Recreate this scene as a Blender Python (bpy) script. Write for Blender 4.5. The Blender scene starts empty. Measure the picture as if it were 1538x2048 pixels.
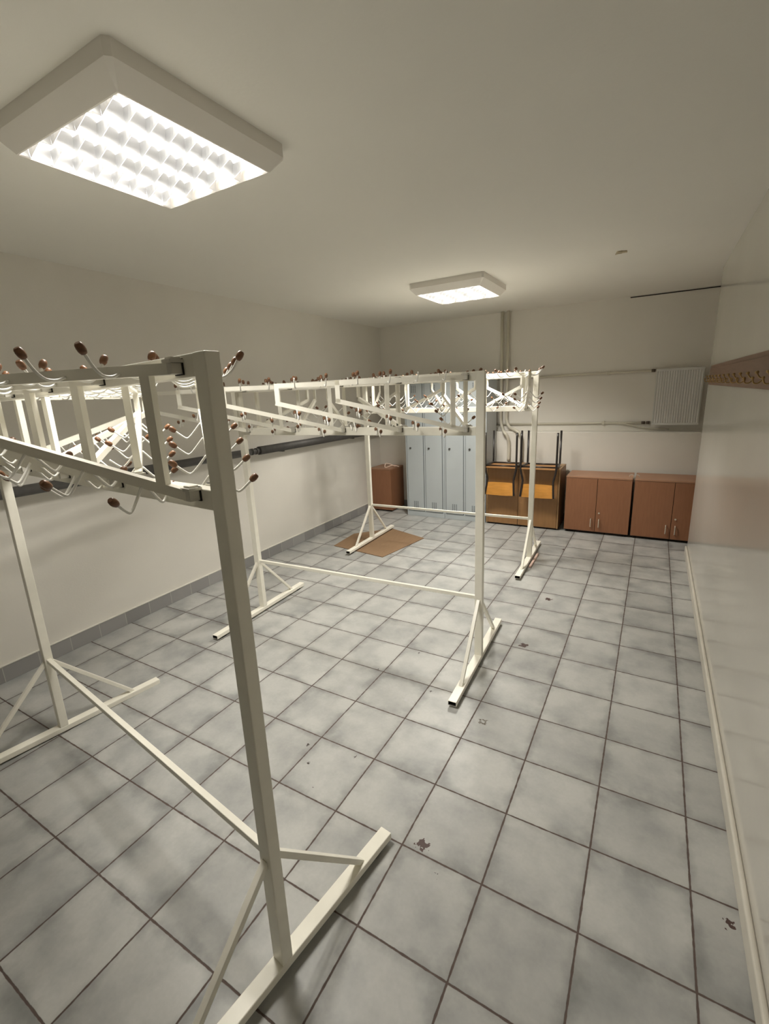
import bpy, bmesh, math, random
from mathutils import Vector, Matrix
random.seed(7)
PI = math.pi
SC = bpy.context.scene
COL = SC.collection
D2R = math.radians

# ------------------------------------------------------------------ camera, exposure, world
F_PX = 915.218
cam_d = bpy.data.cameras.new('camera')
cam_d.sensor_fit = 'VERTICAL'
cam_d.sensor_height = 24.0
cam_d.lens = F_PX / 2048.0 * 24.0
cam_d.clip_start = 0.02
cam = bpy.data.objects.new('camera', cam_d)
COL.objects.link(cam)
_R = ((0.8661111, 0.49792772, -0.04381264),
      (-0.08901658, 0.23989883, 0.96670812),
      (-0.49186137, 0.83337659, -0.25210287))
_m = Matrix(((_R[0][0], _R[1][0], -_R[2][0]), (_R[0][1], _R[1][1], -_R[2][1]), (_R[0][2], _R[1][2], -_R[2][2])))
cam.matrix_world = Matrix.Translation((-0.26540421, -1.26560737, 1.78415936)) @ _m.to_4x4()
SC.camera = cam

SC.view_settings.view_transform = 'Standard'
SC.view_settings.look = 'None'
SC.view_settings.exposure = 0.0
SC.view_settings.gamma = 1.0
SC.view_settings.use_curve_mapping = False

w = bpy.data.worlds.new('world'); SC.world = w
w.use_nodes = True
w.node_tree.nodes['Background'].inputs[0].default_value = (0.55, 0.6, 0.7, 1)
w.node_tree.nodes['Background'].inputs[1].default_value = 0.02
SC.cycles.max_bounces = 12
SC.cycles.diffuse_bounces = 8
SC.cycles.sample_clamp_indirect = 6.0

LAMP_W = (12.3, 25.0)   # watts of each strip lamp (four per luminaire): near, far
TUBE_E = 9.0
LAMP_COL = (1.0, 0.955, 0.87)

# ------------------------------------------------------------------ materials
def mat(name, col, rough=0.5, metal=0.0, noise=0.0, nscale=8.0, bump=0.0, bscale=60.0, spec=0.5, coat=0.0, detail=4.0, stretch=None):
    m = bpy.data.materials.new(name); m.use_nodes = True
    nt = m.node_tree; N = nt.nodes; L = nt.links
    b = N['Principled BSDF']
    b.inputs['Base Color'].default_value = (*col, 1)
    b.inputs['Roughness'].default_value = rough
    b.inputs['Metallic'].default_value = metal
    b.inputs['Specular IOR Level'].default_value = spec
    b.inputs['Coat Weight'].default_value = coat
    tc = N.new('ShaderNodeTexCoord')
    src = tc.outputs['Object']
    if stretch:
        mp = N.new('ShaderNodeMapping'); mp.inputs['Scale'].default_value = stretch
        L.new(src, mp.inputs['Vector']); src = mp.outputs['Vector']
    if noise > 0:
        n = N.new('ShaderNodeTexNoise'); n.inputs['Scale'].default_value = nscale; n.inputs['Detail'].default_value = detail
        L.new(src, n.inputs['Vector'])
        r = N.new('ShaderNodeMapRange')
        r.inputs[1].default_value = 0.3; r.inputs[2].default_value = 0.7
        r.inputs[3].default_value = 1 - noise; r.inputs[4].default_value = 1 + noise
        L.new(n.outputs['Fac'], r.inputs[0])
        mx = N.new('ShaderNodeMix'); mx.data_type = 'RGBA'; mx.blend_type = 'MULTIPLY'; mx.inputs[0].default_value = 1
        mx.inputs[6].default_value = (*col, 1)
        L.new(r.outputs[0], mx.inputs[7])
        L.new(mx.outputs[2], b.inputs['Base Color'])
    if bump > 0:
        n2 = N.new('ShaderNodeTexNoise'); n2.inputs['Scale'].default_value = bscale; n2.inputs['Detail'].default_value = 3
        L.new(src, n2.inputs['Vector'])
        bp = N.new('ShaderNodeBump'); bp.inputs['Strength'].default_value = bump; bp.inputs['Distance'].default_value = 0.002
        L.new(n2.outputs['Fac'], bp.inputs['Height']); L.new(bp.outputs['Normal'], b.inputs['Normal'])
    return m

def emis(name, col, s):
    m = bpy.data.materials.new(name); m.use_nodes = True
    b = m.node_tree.nodes['Principled BSDF']
    b.inputs['Base Color'].default_value = (0.9, 0.9, 0.9, 1)
    b.inputs['Emission Color'].default_value = (*col, 1)
    b.inputs['Emission Strength'].default_value = s
    return m

M = {}
M['wall'] = mat('wall_paint', (0.74, 0.715, 0.66), 0.55, noise=0.03, nscale=1.5, bump=0.25, bscale=90)
M['wall_gloss'] = mat('wall_oil_paint', (0.62, 0.598, 0.545), 0.13, noise=0.03, nscale=1.2, bump=0.05, bscale=25, spec=0.5)
M['ceil'] = mat('ceiling_paint', (0.80, 0.785, 0.73), 0.8, noise=0.02, nscale=1.0, bump=0.2, bscale=60)
M['plaster_edge'] = mat('plaster_edge', (0.68, 0.66, 0.6), 0.6)
M['base_paint'] = mat('baseboard_paint', (0.60, 0.57, 0.50), 0.4, noise=0.06, nscale=9)
M['rack'] = mat('cream_enamel', (0.87, 0.845, 0.75), 0.32, noise=0.03, nscale=14, spec=0.5)
M['tube_in'] = mat('tube_inside', (0.05, 0.045, 0.04), 0.8)
M['wood_tip'] = mat('hook_wood', (0.17, 0.078, 0.036), 0.38, noise=0.25, nscale=60, stretch=(1, 1, 6))
M['hookwire'] = mat('hook_wire_enamel', (0.86, 0.85, 0.80), 0.4, spec=0.5)
M['zinc'] = mat('zinc_hinge', (0.62, 0.60, 0.54), 0.4, metal=0.3)
M['dark'] = mat('painted_gap_shade', (0.02, 0.017, 0.014), 0.8)  # painted shade for seams, joints and hinge edges
M['housing'] = mat('luminaire_enamel', (0.80, 0.77, 0.72), 0.4)
M['louvre'] = mat('satin_aluminium_louvre', (0.90, 0.91, 0.93), 0.42, metal=1.0)
M['tube'] = emis('fluorescent_tube_light', (1, 0.97, 0.92), TUBE_E)
M['locker'] = mat('grey_blue_enamel', (0.45, 0.49, 0.51), 0.4, noise=0.02, nscale=4)
M['locker_line'] = mat('locker_gap_shade', (0.07, 0.08, 0.09), 0.7)
M['black'] = mat('black_enamel', (0.018, 0.014, 0.013), 0.3)
M['chrome'] = mat('satin_nickel', (0.70, 0.64, 0.54), 0.35, metal=0.6)
M['ply'] = mat('varnished_plywood', (0.52, 0.235, 0.045), 0.3, noise=0.14, nscale=5, stretch=(1, 6, 6), coat=0.3)
M['seatply'] = mat('seat_plywood', (0.42, 0.21, 0.08), 0.4, noise=0.12, nscale=5, stretch=(1, 6, 6))
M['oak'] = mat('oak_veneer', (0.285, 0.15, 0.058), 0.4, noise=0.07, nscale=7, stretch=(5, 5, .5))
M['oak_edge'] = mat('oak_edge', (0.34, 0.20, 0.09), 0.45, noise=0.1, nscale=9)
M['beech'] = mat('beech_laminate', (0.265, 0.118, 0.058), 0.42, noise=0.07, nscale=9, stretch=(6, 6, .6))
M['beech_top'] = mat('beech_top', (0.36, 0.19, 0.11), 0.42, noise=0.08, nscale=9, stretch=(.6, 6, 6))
M['board'] = mat('rack_board_wood', (0.185, 0.105, 0.065), 0.5, noise=0.15, nscale=8, stretch=(6, .5, 6))
M['brass'] = mat('brass', (0.42, 0.29, 0.13), 0.35, metal=0.9)
M['pipe_dark'] = mat('pipe_grey', (0.075, 0.072, 0.068), 0.55, noise=0.15, nscale=20, bump=0.3, bscale=50)
M['pipe_cream'] = mat('pipe_cream', (0.60, 0.57, 0.48), 0.35)
M['radiator'] = mat('radiator_enamel', (0.66, 0.665, 0.635), 0.35)
M['valve'] = mat('valve_bronze', (0.10, 0.07, 0.05), 0.5)
M['cardboard'] = mat('cardboard', (0.235, 0.145, 0.078), 0.8, noise=0.08, nscale=10, stretch=(8, 1, 1))
M['string'] = mat('pale_string', (0.86, 0.68, 0.58), 0.7)
M['rubber'] = mat('rubber', (0.03, 0.028, 0.026), 0.8)
M['stick'] = mat('stick_wood', (0.62, 0.45, 0.38), 0.7)
M['debris'] = mat('ceiling_debris', (0.42, 0.36, 0.25), 0.9, noise=0.3, nscale=60)

def floor_material():
    m = bpy.data.materials.new('floor_tiles'); m.use_nodes = True
    nt = m.node_tree; N = nt.nodes; L = nt.links; b = N['Principled BSDF']
    T = 1.0 / 3.0
    def math_(op, a, bb=None, c=None):
        n = N.new('ShaderNodeMath'); n.operation = op
        for i, v in enumerate((a, bb, c)):
            if v is None: continue
            if isinstance(v, (int, float)): n.inputs[i].default_value = v
            else: L.new(v, n.inputs[i])
        return n.outputs[0]
    g = N.new('ShaderNodeNewGeometry')
    sep = N.new('ShaderNodeSeparateXYZ'); L.new(g.outputs['Position'], sep.inputs[0])
    # wobble of the joints
    nz = N.new('ShaderNodeTexNoise'); nz.inputs['Scale'].default_value = 30; nz.inputs['Detail'].default_value = 3
    L.new(g.outputs['Position'], nz.inputs['Vector'])
    wob = math_('MULTIPLY', math_('SUBTRACT', nz.outputs['Fac'], 0.5), 0.006)
    def dist(ax):
        v = math_('DIVIDE', sep.outputs[ax], T)
        fr = math_('FRACT', math_('ADD', v, 40.0))
        d = math_('MINIMUM', fr, math_('SUBTRACT', 1.0, fr))
        return math_('MULTIPLY', d, T), math_('FLOOR', math_('ADD', v, 40.0))
    dx, ix = dist('X'); dy, iy = dist('Y')
    d = math_('MINIMUM', dx, dy)
    de = math_('ADD', d, wob)
    joint = N.new('ShaderNodeMapRange'); joint.inputs[1].default_value = 0.0024; joint.inputs[2].default_value = 0.0042
    L.new(de, joint.inputs[0])            # 0 in the joint, 1 on the tile
    comb = N.new('ShaderNodeCombineXYZ'); L.new(ix, comb.inputs[0]); L.new(iy, comb.inputs[1])
    wn = N.new('ShaderNodeTexWhiteNoise'); wn.noise_dimensions = '2D'; L.new(comb.outputs[0], wn.inputs['Vector'])
    # clouds, shifted from tile to tile
    off = N.new('ShaderNodeVectorMath'); off.operation = 'MULTIPLY_ADD'
    L.new(comb.outputs[0], off.inputs[0]); off.inputs[1].default_value = (3.7, 5.1, 0); L.new(g.outputs['Position'], off.inputs[2])
    cl = N.new('ShaderNodeTexNoise'); cl.inputs['Scale'].default_value = 4.5; cl.inputs['Detail'].default_value = 5; cl.inputs['Roughness'].default_value = 0.55
    L.new(off.outputs[0], cl.inputs['Vector'])
    fine = N.new('ShaderNodeTexNoise'); fine.inputs['Scale'].default_value = 70; fine.inputs['Detail'].default_value = 4
    L.new(g.outputs['Position'], fine.inputs['Vector'])
    cr = N.new('ShaderNodeValToRGB')
    cr.color_ramp.elements[0].position = 0.30; cr.color_ramp.elements[0].color = (0.300, 0.305, 0.298, 1)
    cr.color_ramp.elements[1].position = 0.60; cr.color_ramp.elements[1].color = (0.430, 0.430, 0.412, 1)
    L.new(cl.outputs['Fac'], cr.inputs['Fac'])
    # worn darker rims, broken up by the clouds
    rim = N.new('ShaderNodeMapRange'); rim.inputs[1].default_value = 0.0; rim.inputs[2].default_value = 0.045
    rim.inputs[3].default_value = 0.74; rim.inputs[4].default_value = 1.0
    L.new(math_('ADD', d, math_('MULTIPLY', math_('SUBTRACT', cl.outputs['Fac'], 0.45), 0.16)), rim.inputs[0])
    tone = math_('MULTIPLY', rim.outputs[0], math_('ADD', 0.90, math_('MULTIPLY', wn.outputs['Value'], 0.2)))
    tone = math_('MULTIPLY', tone, math_('ADD', 0.93, math_('MULTIPLY', fine.outputs['Fac'], 0.14)))
    mt = N.new('ShaderNodeMix'); mt.data_type = 'RGBA'; mt.blend_type = 'MULTIPLY'; mt.inputs[0].default_value = 1
    L.new(cr.outputs['Color'], mt.inputs[6]); L.new(tone, mt.inputs[7])
    gr = N.new('ShaderNodeMix'); gr.data_type = 'RGBA'
    L.new(joint.outputs[0], gr.inputs[0]); gr.inputs[6].default_value = (0.095, 0.068, 0.058, 1); L.new(mt.outputs[2], gr.inputs[7])
    # chipped spots: (x, y, radius)
    n3 = N.new('ShaderNodeTexNoise'); n3.inputs['Scale'].default_value = 55; n3.inputs['Detail'].default_value = 2
    L.new(g.outputs['Position'], n3.inputs['Vector'])
    rag = math_('MULTIPLY', math_('SUBTRACT', n3.outputs['Fac'], 0.5), 0.075)
    col = gr.outputs[2]
    def spots(lst, colour, col, ring=False):
        mask = None
        for (sx, sy, r) in lst:
            vd = N.new('ShaderNodeVectorMath'); vd.operation = 'DISTANCE'
            L.new(g.outputs['Position'], vd.inputs[0]); vd.inputs[1].default_value = (sx, sy, 0)
            dd = math_('ADD', vd.outputs['Value'], rag)
            if ring: dd = math_('ABSOLUTE', math_('SUBTRACT', dd, r))
            k = math_('LESS_THAN', dd, 0.005 if ring else r)
            mask = k if mask is None else math_('MAXIMUM', mask, k)
        x = N.new('ShaderNodeMix'); x.data_type = 'RGBA'
        L.new(mask, x.inputs[0]); L.new(col, x.inputs[6]); x.inputs[7].default_value = (*colour, 1)
        return x.outputs[2]
    col = spots([(-0.926, 0.037, 0.022), (-0.925, 1.717, 0.024), (-0.915, 2.548, 0.026), (0.106, 0.267, 0.014), (-1.02, 3.9, 0.014)], (0.07, 0.04, 0.035), col)
    col = spots([(-0.935, 0.836, 0.016)], (0.09, 0.075, 0.05), col, True)
    col = spots([(-1.385, 0.819, 0.018), (-1.77, 0.76, 0.01)], (0.42, 0.42, 0.42), col, True)
    col = spots([(-1.62, 0.16, 0.004), (-1.5, 0.06, 0.004), (-1.43, 0.3, 0.003), (-1.7, 0.25, 0.004), (-1.3, 0.95, 0.004), (-1.55, 1.3, 0.004),
                 (-0.83, -0.05, 0.003), (-1.72, 1.0, 0.004)], (0.05, 0.04, 0.035), col)
    L.new(col, b.inputs['Base Color'])
    rr = N.new('ShaderNodeMapRange'); rr.inputs[3].default_value = 0.8; rr.inputs[4].default_value = 0.42
    L.new(joint.outputs[0], rr.inputs[0]); L.new(rr.outputs[0], b.inputs['Roughness'])
    b.inputs['Specular IOR Level'].default_value = 0.4
    bp = N.new('ShaderNodeBump'); bp.inputs['Strength'].default_value = 0.6; bp.inputs['Distance'].default_value = 0.002
    h = math_('ADD', joint.outputs[0], math_('MULTIPLY', fine.outputs['Fac'], 0.12))
    L.new(h, bp.inputs['Height']); L.new(bp.outputs['Normal'], b.inputs['Normal'])
    return m
M['floor'] = floor_material()

def skirting_material():
    m = bpy.data.materials.new('skirting_tiles'); m.use_nodes = True
    nt = m.node_tree; N = nt.nodes; L = nt.links; b = N['Principled BSDF']
    g = N.new('ShaderNodeNewGeometry'); s = N.new('ShaderNodeSeparateXYZ'); L.new(g.outputs['Position'], s.inputs[0])
    def math_(op, a, bb):
        n = N.new('ShaderNodeMath'); n.operation = op
        for i, v in enumerate((a, bb)):
            if isinstance(v, (int, float)): n.inputs[i].default_value = v
            else: L.new(v, n.inputs[i])
        return n.outputs[0]
    v = math_('ADD', math_('DIVIDE', s.outputs['Y'], 0.216), 30.1)
    fr = math_('FRACT', v, 0); idx = math_('FLOOR', v, 0)
    j = math_('LESS_THAN', fr, 0.02)
    wn = N.new('ShaderNodeTexWhiteNoise'); wn.noise_dimensions = '1D'; L.new(idx, wn.inputs['W'])
    t = N.new('ShaderNodeMapRange'); t.inputs[3].default_value = 0.8; t.inputs[4].default_value = 1.15; L.new(wn.outputs['Value'], t.inputs[0])
    mx = N.new('ShaderNodeMix'); mx.data_type = 'RGBA'; mx.blend_type = 'MULTIPLY'; mx.inputs[0].default_value = 1
    mx.inputs[6].default_value = (0.30, 0.295, 0.29, 1); L.new(t.outputs[0], mx.inputs[7])
    m2 = N.new('ShaderNodeMix'); m2.data_type = 'RGBA'; L.new(j, m2.inputs[0]); L.new(mx.outputs[2], m2.inputs[6]); m2.inputs[7].default_value = (0.46, 0.45, 0.42, 1)
    L.new(m2.outputs[2], b.inputs['Base Color']); b.inputs['Roughness'].default_value = 0.45
    return m
M['skirt'] = skirting_material()

# ------------------------------------------------------------------ geometry helpers
class MB:
    """collects shapes; build() links them as one mesh object"""
    def __init__(s): s.bm = bmesh.new(); s.mi = 0
    def _faces(s, vs, fs, smooth=False):
        v = [s.bm.verts.new(p) for p in vs]
        for f in fs:
            try:
                fc = s.bm.faces.new([v[i] for i in f]); fc.material_index = s.mi; fc.smooth = smooth
            except ValueError: pass
    def box(s, x0, x1, y0, y1, z0, z1):
        vs = [(x0,y0,z0),(x1,y0,z0),(x1,y1,z0),(x0,y1,z0),(x0,y0,z1),(x1,y0,z1),(x1,y1,z1),(x0,y1,z1)]
        s._faces(vs, [(0,3,2,1),(4,5,6,7),(0,1,5,4),(1,2,6,5),(2,3,7,6),(3,0,4,7)])
        return s
    def bar(s, p0, p1, wd, ht, up=(0,0,1)):
        """solid rectangular bar: wd sideways, ht along up"""
        p0 = Vector(p0); p1 = Vector(p1); d = (p1-p0).normalized()
        u = Vector(up); side = d.cross(u)
        if side.length < 1e-4: u = Vector((0,1,0)); side = d.cross(u)
        side.normalize(); u = side.cross(d).normalized()
        vs = []
        for p in (p0, p1):
            for a, b in ((-1,-1),(1,-1),(1,1),(-1,1)):
                vs.append(p + side*a*wd/2 + u*b*ht/2)
        s._faces(vs, [(3,2,1,0),(4,5,6,7),(0,1,5,4),(1,2,6,5),(2,3,7,6),(3,0,4,7)])
        return s
    def hollow(s, p0, p1, wd, ht, t=0.003, up=(0,0,1), inner=1):
        """rectangular tube with open ends; the inside uses material slot `inner`"""
        p0 = Vector(p0); p1 = Vector(p1); d = (p1-p0).normalized()
        u = Vector(up); side = d.cross(u); side.normalize(); u = side.cross(d).normalized()
        q = ((-1,-1),(1,-1),(1,1),(-1,1)); rings = []
        for p in (p0, p1):
            rings.append([p + side*a*wd/2 + u*b*ht/2 for a, b in q])
        for p in (p0, p1):
            rings.append([p + side*a*(wd/2-t) + u*b*(ht/2-t) for a, b in q])
        vs = [x for r in rings for x in r]
        fs = []
        for i in range(4):
            j = (i+1) % 4
            fs += [(i, j, 4+j, 4+i), (i, 8+i, 8+j, j), (4+i, 4+j, 12+j, 12+i)]
        s._faces(vs, fs)
        mi = s.mi; s.mi = inner
        s._faces(vs, [(8+i, 12+i, 12+(i+1)%4, 8+(i+1)%4) for i in range(4)])
        s.mi = mi
        return s
    def cyl(s, p0, p1, r0, r1=None, n=16, smooth=True):
        r1 = r0 if r1 is None else r1
        p0 = Vector(p0); p1 = Vector(p1); d = (p1-p0).normalized()
        a = d.orthogonal().normalized(); b = d.cross(a)
        vs = [p0 + (a*math.cos(2*PI*i/n)+b*math.sin(2*PI*i/n))*r0 for i in range(n)]
        vs += [p1 + (a*math.cos(2*PI*i/n)+b*math.sin(2*PI*i/n))*r1 for i in range(n)]
        v = [s.bm.verts.new(p) for p in vs]
        for i in range(n):
            f = s.bm.faces.new((v[i], v[(i+1)%n], v[n+(i+1)%n], v[n+i])); f.smooth = smooth; f.material_index = s.mi
        f = s.bm.faces.new(v[:n][::-1]); f.material_index = s.mi
        f = s.bm.faces.new(v[n:]); f.material_index = s.mi
        return s
    def tube(s, pts, r, n=10, caps=True):
        pts = [Vector(p) for p in pts]; rings = []
        prev = None
        for i, p in enumerate(pts):
            if i == 0: d = pts[1]-p
            elif i == len(pts)-1: d = p-pts[i-1]
            else: d = (pts[i+1]-p).normalized() + (p-pts[i-1]).normalized()
            d.normalize()
            a = d.orthogonal().normalized() if prev is None else (prev - d*prev.dot(d)).normalized()
            prev = a; b = d.cross(a)
            rr = r[i] if isinstance(r, (list, tuple)) else r
            rings.append([s.bm.verts.new(p + (a*math.cos(2*PI*k/n)+b*math.sin(2*PI*k/n))*rr) for k in range(n)])
        for A, B in zip(rings, rings[1:]):
            for k in range(n):
                f = s.bm.faces.new((A[k], A[(k+1)%n], B[(k+1)%n], B[k])); f.smooth = True; f.material_index = s.mi
        if caps:
            f = s.bm.faces.new(rings[0][::-1]); f.material_index = s.mi
            f = s.bm.faces.new(rings[-1]); f.material_index = s.mi
        return s
    def prism(s, poly, z0, z1):
        n = len(poly)
        vs = [(x, y, z0) for x, y in poly] + [(x, y, z1) for x, y in poly]
        s._faces(vs, [tuple(range(n))[::-1], tuple(range(n, 2*n))] + [(i, (i+1)%n, n+(i+1)%n, n+i) for i in range(n)])
        return s
    def build(s, name, m, parent=None, bevel=0.0, seg=2):
        me = bpy.data.meshes.new(name)
        bmesh.ops.recalc_face_normals(s.bm, faces=s.bm.faces)
        s.bm.to_mesh(me); s.bm.free()
        for k in (m if isinstance(m, (list, tuple)) else [m]): me.materials.append(M[k])
        o = bpy.data.objects.new(name, me); COL.objects.link(o)
        if parent: o.parent = parent
        if bevel > 0:
            bv = o.modifiers.new('bevel', 'BEVEL'); bv.width = bevel; bv.segments = seg; bv.limit_method = 'ANGLE'; bv.angle_limit = D2R(40)
        return o

def smooth_path(pts, k=6):
    """Catmull-Rom through the points"""
    P = [Vector(p) for p in pts]; P = [2*P[0]-P[1]] + P + [2*P[-1]-P[-2]]; out = []
    for i in range(1, len(P)-2):
        for j in range(k):
            t = j/k
            out.append(0.5*((2*P[i]) + (P[i+1]-P[i-1])*t + (2*P[i-1]-5*P[i]+4*P[i+1]-P[i+2])*t*t + (3*P[i]-P[i-1]-3*P[i+1]+P[i+2])*t**3))
    out.append(P[-2]); return out

def thing(name, label, cat, loc=(0,0,0), rotz=0.0, group=None):
    o = bpy.data.objects.new(name, None); COL.objects.link(o)
    o.empty_display_size = 0.1
    o.location = loc; o.rotation_euler = (0, 0, rotz)
    o['label'] = label; o['category'] = cat
    if group: o['group'] = group
    return o
def tag(o, label, cat, group=None):
    o['label'] = label; o['category'] = cat
    if group: o['group'] = group
    return o
def structure(o, label=None):
    o['kind'] = 'structure'
    if label: o['label'] = label
    return o
def copy_tree(o, parent=None):
    c = o.copy(); COL.objects.link(c); c.parent = parent
    for ch in list(o.children): copy_tree(ch, c)
    return c

# ------------------------------------------------------------------ the room
H = 2.75
XR = 0.157                        # right wall
def xl(y): return -3.925 - 0.024*y   # left wall
YB, YL, ZL = 5.25, 5.10, 1.19     # back wall, its thicker foot, ledge height
YF = -3.6
structure(MB().box(-4.4, 1.3, YF-0.2, 5.6, -0.12, 0).build('floor', 'floor'))
structure(MB().box(-4.4, 1.3, YF-0.2, 5.6, H, H+0.12).build('ceiling', 'ceil'))
b = MB(); b.prism([(xl(YF-0.2), YF-0.2), (xl(5.45), 5.45), (xl(5.45)-0.2, 5.45), (xl(YF-0.2)-0.2, YF-0.2)][::-1], 0, H)
structure(b.build('wall_left', 'wall'))
b = MB()
prof = [(YL, 0), (YL, ZL-0.01), (YL+0.012, ZL), (YB, ZL+0.004), (YB, H), (5.45, H), (5.45, 0)]
vs = [(xl(5.2)-0.1, y, z) for y, z in prof] + [(0.95, y, z) for y, z in prof]
n = len(prof)
b._faces(vs, [tuple(range(n)), tuple(range(n, 2*n))[::-1]] + [(i, n+i, n+(i+1)%n, (i+1)%n) for i in range(n)])
structure(b.build('wall_back', 'wall'))
structure(MB().box(XR, 1.3, YF-0.2, 4.25, 0, H).build('wall_right', 'wall_gloss'))
structure(MB().box(0.95, 1.3, 4.25, 5.6, 0, H).build('wall_recess', 'wall'))
structure(MB().box(-4.4, XR, YF-0.2, YF, 0, H).build('wall_front', 'wall'))
# tiled skirting of the left wall with its plaster bead
def strip(y0, y1, t0, t1, z0, z1):
    b = MB(); b.prism([(xl(y0)+t0, y0), (xl(y0)+t1, y0), (xl(y1)+t1, y1), (xl(y1)+t0, y1)], z0, z1); return b
structure(strip(YF, 5.1, -0.01, 0.012, 0, 0.112).build('baseboard_left', 'skirt', bevel=0.002))
structure(strip(YF, 5.1, -0.01, 0.016, 0.112, 0.121).build('trim_1', 'plaster_edge', bevel=0.003))
structure(MB().box(xl(5.1)+0.02, 0.94, YL-0.011, YL, 0, 0.1).build('baseboard_back', 'skirt'))
b = MB(); b.box(XR-0.02, XR, YF, 4.25, 0, 0.085)
structure(b.build('baseboard_right', 'base_paint', bevel=0.009, seg=4))
# dark strip painted as shade in the open joint between back wall and ceiling
structure(MB().box(-0.63, 0.95, YB-0.004, YB+0.01, H-0.02, H-0.009).build('joint_shade', 'dark'))

# ------------------------------------------------------------------ luminaires
def luminaire():
    t = thing('ceiling_light', '', 'ceiling light', (0, 0, H))
    # housing: origin on the ceiling, z downwards negative
    b = MB()
    O = [(0.357, 0.0), (0.357, -0.046), (0.309, -0.097), (0.304, -0.097), (0.303, -0.090), (0.303, -0.012)]
    rings = []
    for r, z in O:
        c = 0.016 if r > 0.33 else 0.003
        pts = []
        for (sx, sy) in ((1,1),(-1,1),(-1,-1),(1,-1)):
            if sx*sy > 0: q = [(sx*r, sy*(r-c)), (sx*(r-c), sy*r)]
            else: q = [(sx*(r-c), sy*r), (sx*r, sy*(r-c))]
            pts += q
        rings.append([b.bm.verts.new((x, y, z)) for x, y in pts])
    for A, B in zip(rings, rings[1:]):
        for k in range(8): b.bm.faces.new((A[k], A[(k+1)%8], B[(k+1)%8], B[k]))
    b.bm.faces.new(rings[-1]); 
    b.build('housing', 'housing', t)
    pitch = 0.606/4
    for i in range(4):
        x = -0.303 + pitch*(i+0.5)
        b = MB(); b.cyl((x, -0.285, -0.030), (x, 0.285, -0.030), 0.013, n=12)
        b.build('fluorescent_tube', 'tube', t)
    # side reflectors (white wedges between the tubes)
    for i in range(5):
        x = -0.303 + pitch*i
        b = MB(); wt = 0.022 if 0 < i < 4 else 0.014
        n = 6
        for sgn in ((-1, 1) if 0 < i < 4 else ((1,) if i == 0 else (-1,))):
            pr = [(0.0015, -0.094)] + [(0.0015 + (wt)*(k/n)**1.7, -0.094 + 0.05*(k/n)) for k in range(1, n+1)]
            v0 = [b.bm.verts.new((x+sgn*p[0], -0.302, p[1])) for p in pr]
            v1 = [b.bm.verts.new((x+sgn*p[0], 0.302, p[1])) for p in pr]
            for k in range(n): f = b.bm.faces.new((v0[k], v0[k+1], v1[k+1], v1[k])); f.smooth = True
        b.build('reflector', 'louvre', t)
    # cross blades: deep at the sides, shallow in the middle
    for i in range(4):
        x = -0.303 + pitch*(i+0.5); hw = pitch/2-0.002
        b = MB()
        for k in range(8):
            y = -0.303 + 0.606*(k+0.5)/8
            for sy in (-1, 1):
                n = 8; lo = []; hi = []
                for q in range(n+1):
                    u = -1 + 2*q/n
                    zb = -0.094 + 0.030*(1-abs(u))
                    lo.append(b.bm.verts.new((x+u*hw, y+sy*0.0008, zb)))
                    hi.append(b.bm.verts.new((x+u*(hw-0.008), y+sy*0.011, -0.050)))
                for q in range(n): b.bm.faces.new((lo[q], lo[q+1], hi[q+1], hi[q]))
        b.build('louvre_blades', 'louvre', t)
    return t
def light_strips(cx, cy, watts):
    pitch = 0.606/4
    for i in range(4):
        ld = bpy.data.lights.new('tube_light', 'AREA'); ld.shape = 'RECTANGLE'; ld.size = 0.024; ld.size_y = 0.56
        ld.energy = watts; ld.color = LAMP_COL; ld.spread = D2R(138)
        lo = bpy.data.objects.new('tube_light', ld); COL.objects.link(lo)
        lo.location = (cx - 0.303 + pitch*(i+0.5), cy, H-0.0445)
L1 = luminaire(); L1.location = (-1.990, 0.045, H)
L2 = copy_tree(L1); L2.location = (-1.993, 3.255, H)
tag(L1, 'large square louvred ceiling light over the nearest coat rack, at upper left', 'ceiling light')
tag(L2, 'smaller looking square ceiling light at the far end of the room, above the lockers', 'ceiling light')
light_strips(-1.990, 0.045, LAMP_W[0]); light_strips(-1.993, 3.255, LAMP_W[1])

# ------------------------------------------------------------------ coat racks
HX = (0.865, 0.43, 0.0, -0.43, -0.865)        # hinge places along the rails
ARM_L = 0.755
def zbot(r): return 1.548 + (1.752-1.548)*r/ARM_L
ZTOP = 1.850
def hook_mesh(kind, tips):
    """double hook in the plane across the bar, origin at the bar centre; tips = which of the two sides carry a wooden knob"""
    b = MB()
    if kind == 'low':
        half = [(0, 0.010, -0.012), (0, 0.038, -0.045), (0, 0.058, -0.064), (0, 0.072, -0.062), (0, 0.102, -0.036)]
    else:
        half = [(0, 0.012, -0.004), (0, 0.035, -0.012), (0, 0.062, -0.010), (0, 0.084, 0.008), (0, 0.102, 0.036)]
    for sgn, tip in zip((1, -1), tips):
        pts = [Vector((x, y*sgn, z)) for x, y, z in half]
        path = smooth_path(pts, 5)
        b.mi = 0; b.tube(path, 0.0036, n=8)
        if tip:
            d = (pts[-1]-pts[-2]).normalized(); p = pts[-1]-d*0.004
            b.mi = 1
            prof = [(0.0, 0.0045), (0.0015, 0.0070), (0.008, 0.0094), (0.016, 0.0098), (0.023, 0.0085), (0.0265, 0.006)]
            b.tube([p+d*s for s, _ in prof], [r for _, r in prof], n=12)
    me = bpy.data.meshes.new('coat_hook'); bmesh.ops.recalc_face_normals(b.bm, faces=b.bm.faces); b.bm.to_mesh(me); b.bm.free()
    me.materials.append(M['hookwire']); me.materials.append(M['wood_tip'])
    return me
HOOKS = {(k, t): hook_mesh(k, t) for k in ('low', 'top') for t in ((1, 1), (1, 0), (0, 1), (0, 0))}
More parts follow.
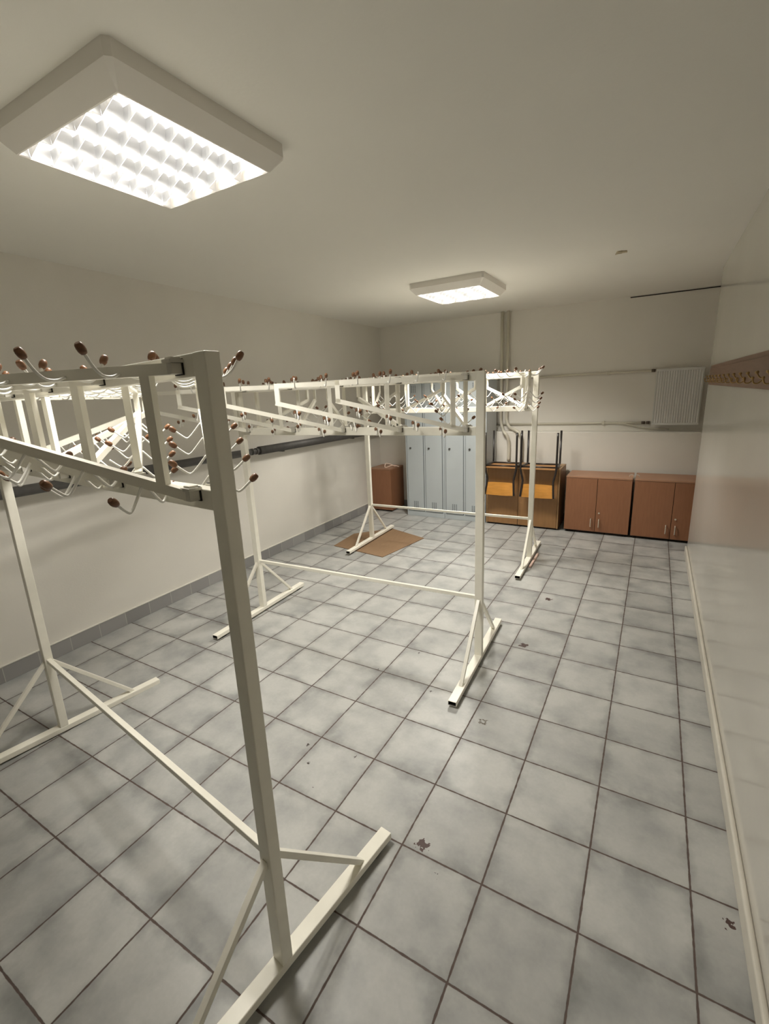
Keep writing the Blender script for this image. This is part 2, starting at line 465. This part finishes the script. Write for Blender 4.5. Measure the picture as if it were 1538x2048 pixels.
HR = (0.135, 0.293, 0.460, 0.630)
def arm_frame_mesh():
    b = MB(); w_ = 0.026
    b.bar((0.0, 0, ZTOP), (ARM_L, 0, ZTOP), w_*0.8, w_)
    b.bar((0.0, 0, zbot(0)), (ARM_L, 0, zbot(ARM_L)), w_*0.8, w_)
    b.box(0.060, 0.060+w_, -w_*0.4, w_*0.4, zbot(0.07), ZTOP)
    b.box(ARM_L-w_, ARM_L, -w_*0.4, w_*0.4, zbot(ARM_L)-w_*0.45, ZTOP+w_*0.5)
    me = bpy.data.meshes.new('swing_arm'); bmesh.ops.recalc_face_normals(b.bm, faces=b.bm.faces); b.bm.to_mesh(me); b.bm.free()
    me.materials.append(M['rack']); return me
ARM_ME = arm_frame_mesh()
def hinge_mesh():
    b = MB()
    b.mi = 0
    b.box(-0.016, 0.016, -0.013, 0.013, -0.012, 0.012)           # knuckle round the bar end
    b.box(-0.019, 0.019, -0.016, 0.020, 0.013, 0.021)            # upper ear
    b.box(-0.013, 0.013, -0.010, 0.014, 0.021, 0.026)            # bolt head
    b.mi = 1
    b.box(-0.0185, 0.0185, 0.013, 0.017, -0.0145, 0.0225)  # dark plate painted as the shadow edge behind the clip
    me = bpy.data.meshes.new('hinge'); bmesh.ops.recalc_face_normals(b.bm, faces=b.bm.faces); b.bm.to_mesh(me); b.bm.free()
    me.materials.append(M['zinc']); me.materials.append(M['dark']); return me
HINGE_ME = hinge_mesh()
def link(name, me, parent, loc=(0,0,0), rz=0):
    o = bpy.data.objects.new(name, me); COL.objects.link(o); o.parent = parent; o.location = loc; o.rotation_euler = (0, 0, rz); return o

def coat_rack(label, loc, rot, front, rear, dz=0.0, foot=0.545):
    """rot = (tilt about x, tilt about y, yaw). front / rear: swing angle of each arm in degrees"""
    t = thing('coat_rack', label, 'coat rack', loc)
    t.rotation_euler = rot
    W, HH = 0.976, 1.882
    for s in (-1, 1):
        xo = s*W; xi = s*(W-0.05); xc = (xo+xi)/2
        # foot bar: open rectangular tube lying on the floor on two pads
        f = MB().hollow((xc, -foot, 0.030), (xc, foot, 0.030), 0.052, 0.030).build('foot_bar', ['rack', 'tube_in'], t, bevel=0.003)
        for e in (-1, 1):
            MB().box(xc-0.018, xc+0.018, e*(foot-0.075)-0.02, e*(foot-0.075)+0.02, 0.0, 0.0152).build('foot_pad', 'rubber', f)
        MB().box(min(xo, xi), max(xo, xi), -0.02, 0.02, 0.044, HH+dz).build('post', 'rack', t, bevel=0.003)
        for e in (-1, 1):
            MB().bar((xc, e*0.016, 0.445), (xc, e*0.385, 0.040), 0.022, 0.020, up=(0, 0, 1)).build('brace', 'rack', t, bevel=0.0015)
    MB().box(-W+0.05, W-0.05, -0.011, 0.011, 0.447, 0.471).build('stretcher', 'rack', t, bevel=0.002)
    MB().box(-W+0.049, W-0.049, -0.019, 0.019, 1.829+dz, 1.881+dz).build('upper_rail', 'rack', t, bevel=0.003)
    MB().box(-W+0.049, W-0.049, -0.019, 0.019, 1.512+dz, 1.564+dz).build('lower_rail', 'rack', t, bevel=0.003)
    for side, angs in ((-1, front), (1, rear)):
        for hx, a in zip(HX, angs):
            if a is None: continue
            # front arms point to -x turned by a towards -y; rear arms point to +x turned by a towards +y
            rz = D2R(180+a) if side < 0 else D2R(a)
            arm = link('swing_arm', ARM_ME, t, (hx, side*0.036, dz), rz)
            for z in (ZTOP, 1.548):
                link('hinge', HINGE_ME, arm, (0, 0, z), -rz + (PI if side < 0 else 0) + PI)
            for r in HR:
                for kind, z in (('low', zbot(r)), ('top', ZTOP)):
                    tp = random.choices([(1, 1), (1, 0), (0, 1), (0, 0)], [12, 2, 2, 1])[0]
                    h = link('coat_hook', HOOKS[(kind, tp)], arm, (r + random.uniform(-.006, .006), 0, z), random.uniform(-.12, .12))
    return t

coat_rack('cream metal coat rack nearest the camera, its post rising in the left foreground',
          (-2.0835, -0.4209, 0.0), (-0.0146, -0.0105, -0.1333), (26, 25, 24, 25, 26), (150, 153, 139, 120, 105))
coat_rack('middle one of the three cream metal coat racks, standing on bare tiles',
          (-2.1036, 1.3672, 0.0), (0, 0, 0.0452), (33, 42, 40, 37, 40), (122, 143, 134, 115, 91))
coat_rack('farthest cream metal coat rack, one foot on the cardboard sheet by the lockers',
          (-2.2296, 3.3747, 0.0040), (0, 0.0038, 0.0378), (103, 133, 135, 144, 142), (137, 130, 122, 117, 112), dz=0.036, foot=0.565)

# ------------------------------------------------------------------ lockers
def locker(x0, x1, label):
    yf, yb, h = 4.61, 5.06, 1.93
    xc = (x0+x1)/2
    t = thing('locker', label, 'locker', (xc, yf, 0))
    hw = (x1-x0)/2 - 0.002
    b = MB(); b.box(-hw, hw, 0.004, yb-yf, 0.0, h)
    b.build('body', 'locker', t, bevel=0.003)
    dw = (2*hw)/2
    for k in range(2):
        dx0 = -hw + k*dw + (0.028 if k == 0 else 0.018); dx1 = -hw + (k+1)*dw - (0.018 if k == 0 else 0.028)
        z0, z1 = 0.085, h-0.05
        # shade of the door gap painted as a recessed dark rim
        MB().box(dx0-0.006, dx1+0.006, -0.0005, 0.006, z0-0.006, z1+0.006).build('door_gap_shade', 'locker_line', t)
        d = MB(); d.box(dx0, dx1, -0.006, 0.004, z0, z1)
        d = d.build('door', 'locker', t, bevel=0.002)
        for zc in (0.175, 1.81):
            v = MB()
            cx = (dx0+dx1)/2
            for c in range(3):
                for r in range(8):
                    v.box(cx-0.028+c*0.028-0.0075, cx-0.028+c*0.028+0.0075, -0.0068, -0.0055, zc-0.045+r*0.0125, zc-0.045+r*0.0125+0.0065)
            v.build('vent_slots', 'locker_line', d)
        l = MB(); l.cyl((dx0+0.055, -0.006, 1.000), (dx0+0.055, -0.016, 1.000), 0.014, n=16); l.mi = 0
        l.cyl((dx0+0.055, -0.016, 1.000), (dx0+0.055, -0.021, 1.000), 0.010, n=16)
        l.build('lock', 'pipe_dark', d)
    return t
locker(-3.335, -2.737, 'grey metal two-door locker standing next to the brown cabinet in the corner')
locker(-2.737, -2.140, 'grey metal two-door locker half hidden behind the middle rack post, beside the upturned chairs')

# ------------------------------------------------------------------ cabinets
def cabinet(name, label, x0, x1, yf, yb, h, m, mtop, split, z0=0.03, handles=None, rim=0.0):
    t = thing(name, label, 'cabinet', ((x0+x1)/2, yf, 0)); ox = (x0+x1)/2
    b = MB(); b.box(x0-ox, x1-ox, 0.018, yb-yf, z0, h-0.018); b.build('body', m, t, bevel=0.002)
    MB().box(x0-ox, x1-ox, -0.002, yb-yf, h-0.018, h).build('top_panel', mtop, t, bevel=0.002)
    for sx in (x0-ox+0.03, x1-ox-0.03):
        for sy in (0.05, yb-yf-0.05):
            MB().cyl((sx, sy, 0), (sx, sy, z0), 0.015, n=12).build('foot', 'black', t)
    edges = [x0+rim] + split + [x1-rim]
    if rim:
        for a in (x0-ox, x1-ox-rim+0.001):
            MB().box(a, a+rim-0.001, -0.001, 0.0185, z0, h-0.018).build('side_panel', mtop, t, bevel=0.001)
    for e in split:
        MB().box(e-ox-0.006, e-ox+0.006, 0.0135, 0.0185, z0+0.003, h-0.02).build('door_gap_shade', 'dark', t)  # dark strip painting the shade inside the door seam
    MB().box(x0-ox+0.004, x1-ox-0.004, 0.010, 0.0185, h-0.0235, h-0.0175).build('top_gap_shade', 'dark', t)  # shade under the top panel, painted as a dark strip
    MB().box(x0-ox+0.002, x1-ox-0.002, 0.012, 0.03, z0-0.006, z0+0.0).build('bottom_gap_shade', 'dark', t)  # dark strip painted as the shadow gap below the body
    for i in range(len(edges)-1):
        a, c = edges[i]-ox+0.0025, edges[i+1]-ox-0.0025
        d = MB().box(a, c, 0.0, 0.017, z0+0.004, h-0.021).build('door', m, t, bevel=0.0015)
        if handles:
            hx = (c-0.045) if i == 0 else (a+0.04)
            g = MB(); zc = handles
            g.tube(smooth_path([(hx, 0, zc+0.048), (hx, -0.022, zc+0.046), (hx, -0.026, zc+0.03), (hx, -0.026, zc-0.03), (hx, -0.022, zc-0.046), (hx, 0, zc-0.048)], 4), 0.0058, n=10)
            g.build('handle', 'chrome', d)
            if i == 1:
                MB().cyl((hx-0.005, 0, zc+0.125), (hx-0.005, -0.008, zc+0.125), 0.010, n=14).build('lock', 'chrome', d)
    return t
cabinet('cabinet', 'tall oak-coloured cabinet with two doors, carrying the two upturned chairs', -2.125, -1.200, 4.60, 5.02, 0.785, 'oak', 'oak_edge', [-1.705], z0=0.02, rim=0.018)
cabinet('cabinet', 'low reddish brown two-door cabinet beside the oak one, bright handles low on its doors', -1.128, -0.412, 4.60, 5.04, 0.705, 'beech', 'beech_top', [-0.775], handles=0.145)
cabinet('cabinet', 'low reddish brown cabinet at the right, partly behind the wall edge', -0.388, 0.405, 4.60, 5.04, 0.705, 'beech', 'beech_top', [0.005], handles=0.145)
cabinet('cabinet', 'small brown cabinet in the far left corner with a loop of string on top', -4.010, -3.635, 4.68, 5.085, 0.668, 'beech', 'beech_top', [], z0=0.02)

# string lying on the corner cabinet
pts = [(-3.585, 4.86, 0.676), (-3.61, 4.85, 0.688), (-3.644, 4.84, 0.697), (-3.694, 4.82, 0.700), (-3.731, 4.79, 0.684), (-3.768, 4.76, 0.674),
       (-3.789, 4.78, 0.700), (-3.779, 4.80, 0.728), (-3.74, 4.81, 0.728), (-3.697, 4.830, 0.708), (-3.664, 4.845, 0.690), (-3.650, 4.86, 0.675)]
tag(MB().tube(smooth_path(pts, 6), 0.0070, n=8).build('string_loop', 'string'), 'pale stiff string bent into a loop on top of the corner cabinet', 'string')
# wire hooks over the gap of the two low cabinets
t = thing('wire_hook', 'thin bent wire hook standing up between the two low cabinets', 'hook', (-0.40, 4.66, 0.705))
for s, nm in ((-1, 'wire'), (1, 'wire')):
    MB().tube(smooth_path([(s*0.004, 0, -0.05), (s*0.006, 0, 0.0), (s*0.008, 0, 0.030), (s*0.025, 0, 0.040), (s*0.045, 0, 0.034), (s*0.052, 0, 0.014)], 5), 0.003, n=8).build(nm, 'zinc', t)

# ------------------------------------------------------------------ upturned school chairs
def chair(label, x0, x1):
    """modelled upside down: origin on the cabinet top below the seat"""
    zt = 0.787
    t = thing('school_chair', label, 'chair', ((x0+x1)/2, 4.62, zt))
    w2 = (x1-x0)/2; yr, yfr = -0.135, 0.175       # rear tubes (towards the viewer) and front tubes
    top = 0.448
    # seat board, slightly dished
    b = MB(); nx, ny = 10, 8
    def sz(u, v): return 0.006 + 0.010*(v**2 if v > 0.2 else 0) + 0.004*(u*u)
    grid = [[None]*(ny+1) for _ in range(nx+1)]; g2 = [[None]*(ny+1) for _ in range(nx+1)]
    for i in range(nx+1):
        for j in range(ny+1):
            u = -1+2*i/nx; v = j/ny
            x = u*(w2-0.012)*(1.0 - 0.05*v); y = yr-0.012 + v*(yfr-yr+0.035)
            z = 0.010*max(0, (v-0.75)/0.25)**2
            grid[i][j] = b.bm.verts.new((x, y, 0.001+z)); g2[i][j] = b.bm.verts.new((x, y, 0.012+z))
    for i in range(nx):
        for j in range(ny):
            b.bm.faces.new((grid[i][j], grid[i][j+1], grid[i+1][j+1], grid[i+1][j]))
            b.bm.faces.new((g2[i][j], g2[i+1][j], g2[i+1][j+1], g2[i][j+1]))
    for i in range(nx):
        b.bm.faces.new((grid[i][0], grid[i+1][0], g2[i+1][0], g2[i][0])); b.bm.faces.new((grid[i][ny], g2[i][ny], g2[i+1][ny], grid[i+1][ny]))
    for j in range(ny):
        b.bm.faces.new((grid[0][j], g2[0][j], g2[0][j+1], grid[0][j+1])); b.bm.faces.new((grid[nx][j], grid[nx][j+1], g2[nx][j+1], g2[nx][j]))
    b.build('seat', 'seatply', t)
    r = 0.0125; zf = 0.026
    for s in (-1, 1):
        # rear leg and back upright are one tube
        p = [(s*w2, yr, top), (s*w2, yr, 0.12), (s*w2, yr, zf), (s*(w2-0.004), yr, -0.03), (s*(w2-0.026), yr+0.004, -0.13), (s*(w2-0.028), yr-0.005, -0.17), (s*(w2-0.012), yr-0.040, -0.345)]
        MB().tube(smooth_path(p, 5), r, n=12).build('back_leg', 'black', t)
        p = [(s*(w2-0.014), yfr, top), (s*(w2-0.014), yfr, zf+0.03), (s*(w2-0.014), yfr-0.008, zf+0.008), (s*(w2-0.013), yfr-0.04, zf), (s*(w2-0.004), yr+0.01, zf)]
        MB().tube(p[:1] + smooth_path(p[1:], 4), r, n=12).build('front_leg', 'black', t)
    b = MB(); b.tube([(-w2, yr+0.03, zf), (w2, yr+0.03, zf)], 0.009, n=10)
    b.tube([(-w2+0.014, yfr-0.02, zf), (w2-0.014, yfr-0.02, zf)], 0.009, n=10)
    b.build('seat_frame', 'black', t)
    # curved backrest panel
    b = MB(); n = 14; hw = w2-0.024
    lo, hi, lo2, hi2 = [], [], [], []
    for i in range(n+1):
        u = -1+2*i/n; bow = 0.030*(1-u*u)
        lo.append(b.bm.verts.new((u*(hw+0.012), yr-0.036+bow, -0.345-0.012*(1-u*u)))); hi.append(b.bm.verts.new((u*hw, yr-0.006+bow, -0.190)))
        lo2.append(b.bm.verts.new((u*(hw+0.012), yr-0.026+bow, -0.345-0.012*(1-u*u)))); hi2.append(b.bm.verts.new((u*hw, yr+0.004+bow, -0.190)))
    for i in range(n):
        for q in ((lo[i], lo[i+1], hi[i+1], hi[i]), (lo2[i], hi2[i], hi2[i+1], lo2[i+1]), (lo[i], lo2[i], lo2[i+1], lo[i+1]), (hi[i], hi[i+1], hi2[i+1], hi2[i])):
            f = b.bm.faces.new(q); f.smooth = False
    b.bm.faces.new((lo[0], hi[0], hi2[0], lo2[0])); b.bm.faces.new((lo[n], lo2[n], hi2[n], hi[n]))
    b.build('backrest', 'ply', t)
    return t
chair('upturned black-framed plywood chair on the oak cabinet, the one next to the locker', -2.108, -1.710)
chair('upturned black-framed plywood chair on the oak cabinet, the one nearer the low cabinets', -1.655, -1.230)

# ------------------------------------------------------------------ cardboard, stick, ceiling damage
b = MB(); b.prism([(-3.513, 2.987), (-2.761, 2.873), (-2.622, 3.668), (-3.19, 3.882), (-3.556, 3.494)], 0.0, 0.007)
tag(b.build('cardboard_sheet', 'cardboard', bevel=0.001), 'flat brown cardboard sheet on the floor under the far coat rack', 'cardboard')
b = MB(); b.bar((-1.222, 3.20, 0.010), (-1.232, 3.62, 0.010), 0.022, 0.018)
tag(b.build('wooden_stick', 'stick', bevel=0.002), 'short pale stick on the floor beside the far rack foot', 'stick')
b = MB(); cx, cy = -0.606, 3.046
pts = []
for i in range(14):
    a = 2*PI*i/14; r = random.uniform(0.018, 0.042)
    pts.append((cx+1.35*r*math.cos(a), cy+r*math.sin(a)))
b.prism(pts, H-0.008, H+0.001)
structure(b.build('trim_3', 'debris'))

# ------------------------------------------------------------------ pipes
# dark pipe along the left wall
t = thing('wall_pipe', 'thick dark grey heating pipe running along the left wall', 'pipe', (0, 0, 0))
def lp(y): return (xl(y)+0.085, y, 1.262-0.0085*y)
MB().tube([lp(YF), lp(2.16)], 0.036, n=20).build('pipe', 'pipe_dark', t)
MB().tube([lp(2.30), lp(5.25)], 0.044, n=20).build('insulation_sleeve', 'pipe_dark', t)
MB().tube([lp(2.15), lp(2.31)], 0.026, n=16).build('pipe_coupling', 'pipe_dark', t)
for y in (2.19, 2.25): MB().tube([lp(y), lp(y+0.025)], 0.034, n=16).build('pipe_collar', 'pipe_dark', t)
for y in (-0.6, 1.1, 2.7, 4.2):
    p = lp(y); b = MB(); b.box(xl(y)-0.005, p[0], y-0.012, y+0.012, p[2]-0.056, p[2]-0.035)
    b.build('pipe_bracket', 'pipe_dark', t)
# cream heating pipes on the back wall
t = thing('heating_pipe', 'upper cream pipe running along the back wall to the top of the radiator', 'pipe', (0, 0, 0))
MB().tube([(-2.20, 5.230, 1.893), (-0.33, 5.230, 1.897), (-0.29, 5.230, 1.897)], 0.013, n=12).build('pipe', 'pipe_cream', t)
MB().box(-0.815, -0.785, 5.213, 5.249, 1.875, 1.915).build('pipe_clip', 'pipe_cream', t)
MB().tube([(-0.34, 5.230, 1.897), (-0.30, 5.230, 1.897)], 0.018, n=12).build('valve', 'valve', t)
t = thing('heating_pipe', 'lower cream pipe running along the back wall to the bottom of the radiator', 'pipe', (0, 0, 0))
MB().tube([(-2.20, 5.230, 1.283), (-0.62, 5.230, 1.292), (-0.30, 5.230, 1.290)], 0.013, n=12).build('pipe', 'pipe_cream', t)
MB().tube(smooth_path([(-0.64, 5.212, 1.292), (-0.5, 5.22, 1.262), (-0.36, 5.22, 1.232), (-0.1, 5.22, 1.215)], 5), 0.008, n=8).build('cable', 'pipe_cream', t)
for k in range(2): MB().tube([(-0.395+0.05*k, 5.230, 1.291), (-0.355+0.05*k, 5.230, 1.291)], 0.018, n=12).build('valve', 'valve', t)
MB().box(-0.835, -0.805, 5.213, 5.249, 1.27, 1.315).build('pipe_clip', 'pipe_cream', t)
def riser(label, x, pts):
    t = thing('riser_pipe', label, 'pipe', (0, 0, 0))
    MB().tube([(x, 5.190, H), (x, 5.190, 1.42)] + smooth_path([(x, 5.190, 1.40)] + pts, 6), 0.021, n=14).build('pipe', 'pipe_cream', t)
    MB().tube([(x, 5.190, 1.60), (x, 5.190, 1.66)], 0.027, n=14).build('pipe_collar', 'pipe_dark', t)
riser('vertical cream riser pipe on the back wall, the left one of the pair', -2.125,
      [(-2.122, 5.186, 1.33), (-2.09, 5.16, 1.24), (-2.03, 5.04, 1.19), (-1.98, 5.03, 1.13), (-1.965, 5.06, 1.0), (-1.965, 5.06, 0.795)])
riser('vertical cream riser pipe on the back wall, the right one of the pair', -2.045,
      [(-2.035, 5.186, 1.33), (-1.99, 5.16, 1.25), (-1.86, 5.05, 1.205), (-1.80, 5.04, 1.14), (-1.79, 5.055, 1.0), (-1.79, 5.055, 0.795)])

# ------------------------------------------------------------------ radiator
t = thing('radiator', 'white ribbed panel radiator hung high on the back wall at the right', 'radiator', (-0.055, 5.15, 1.27))
b = MB(); n = 18; x0, x1 = -0.232, 0.236
verts = []
for i in range(n*4+1):
    u = i/(n*4); x = x0+0.012 + (x1-x0-0.024)*u
    ph = i % 4; y = -0.012 if ph in (0, 3) else -0.005
    verts.append((x, y))
lo = [b.bm.verts.new((x, y, 0.025)) for x, y in verts]; hi = [b.bm.verts.new((x, y, 0.612)) for x, y in verts]
for i in range(len(verts)-1): b.bm.faces.new((lo[i], lo[i+1], hi[i+1], hi[i]))
b.box(x0, x1, -0.0055, 0.012, 0.0, 0.637)
b.box(x0, x1, -0.013, -0.005, 0.0, 0.025); b.box(x0, x1, -0.013, -0.005, 0.612, 0.637)
b.build('front_panel', 'radiator', t, bevel=0.001)
MB().box(x0+0.004, x1-0.004, 0.040, 0.052, 0.004, 0.633).build('rear_panel', 'radiator', t, bevel=0.002)
MB().box(x0-0.002, x1+0.002, -0.012, 0.056, 0.634, 0.640).build('top_grille', 'radiator', t)
for x in (x0+0.08, x1-0.08): MB().box(x-0.015, x+0.015, 0.05, 0.097, 0.05, 0.58).build('wall_bracket', 'radiator', t)

# ------------------------------------------------------------------ coat board on the right wall
t = thing('coat_board', 'long brown wooden coat board with brass hooks on the right wall', 'coat rack', (XR-0.001, 0, 0))
MB().box(-0.018, 0.0, -1.9, 4.00, 1.725, 1.868).build('board', 'board', t, bevel=0.003)
MB().box(-0.010, 0.0, -1.9, 4.03, 1.868, 1.892).build('board_reflection', 'board', t, bevel=0.002)  # strip coloured as the board's reflection in the glossy wall
hk = None
def brass_hook():
    b = MB()
    b.cyl((-0.018, 0, 0), (-0.022, 0, 0), 0.011, n=12)
    b.tube(smooth_path([(-0.020, 0, -0.002), (-0.035, 0, -0.016), (-0.050, 0, -0.014), (-0.056, 0, 0.004)], 4), 0.0032, n=8)
    b.tube(smooth_path([(-0.020, 0, 0.004), (-0.032, 0, 0.010), (-0.042, 0, 0.026)], 4), 0.0032, n=8)
    b.tube([(-0.041, 0, 0.024), (-0.043, 0, 0.030), (-0.045, 0, 0.037)], [0.004, 0.0085, 0.006], n=10)
    b.tube([(-0.056, 0, 0.002), (-0.056, 0, 0.008), (-0.056, 0, 0.013)], [0.004, 0.0065, 0.004], n=10)
    return b.build('brass_hook', 'brass', t)
y = 3.90; first = brass_hook(); first.location = (0, y, 1.768)
first['label'] = 'small brass double hook'
while y > -1.6:
    y -= 0.25
    c = first.copy(); COL.objects.link(c); c.parent = t; c.location = (0, y, 1.768)
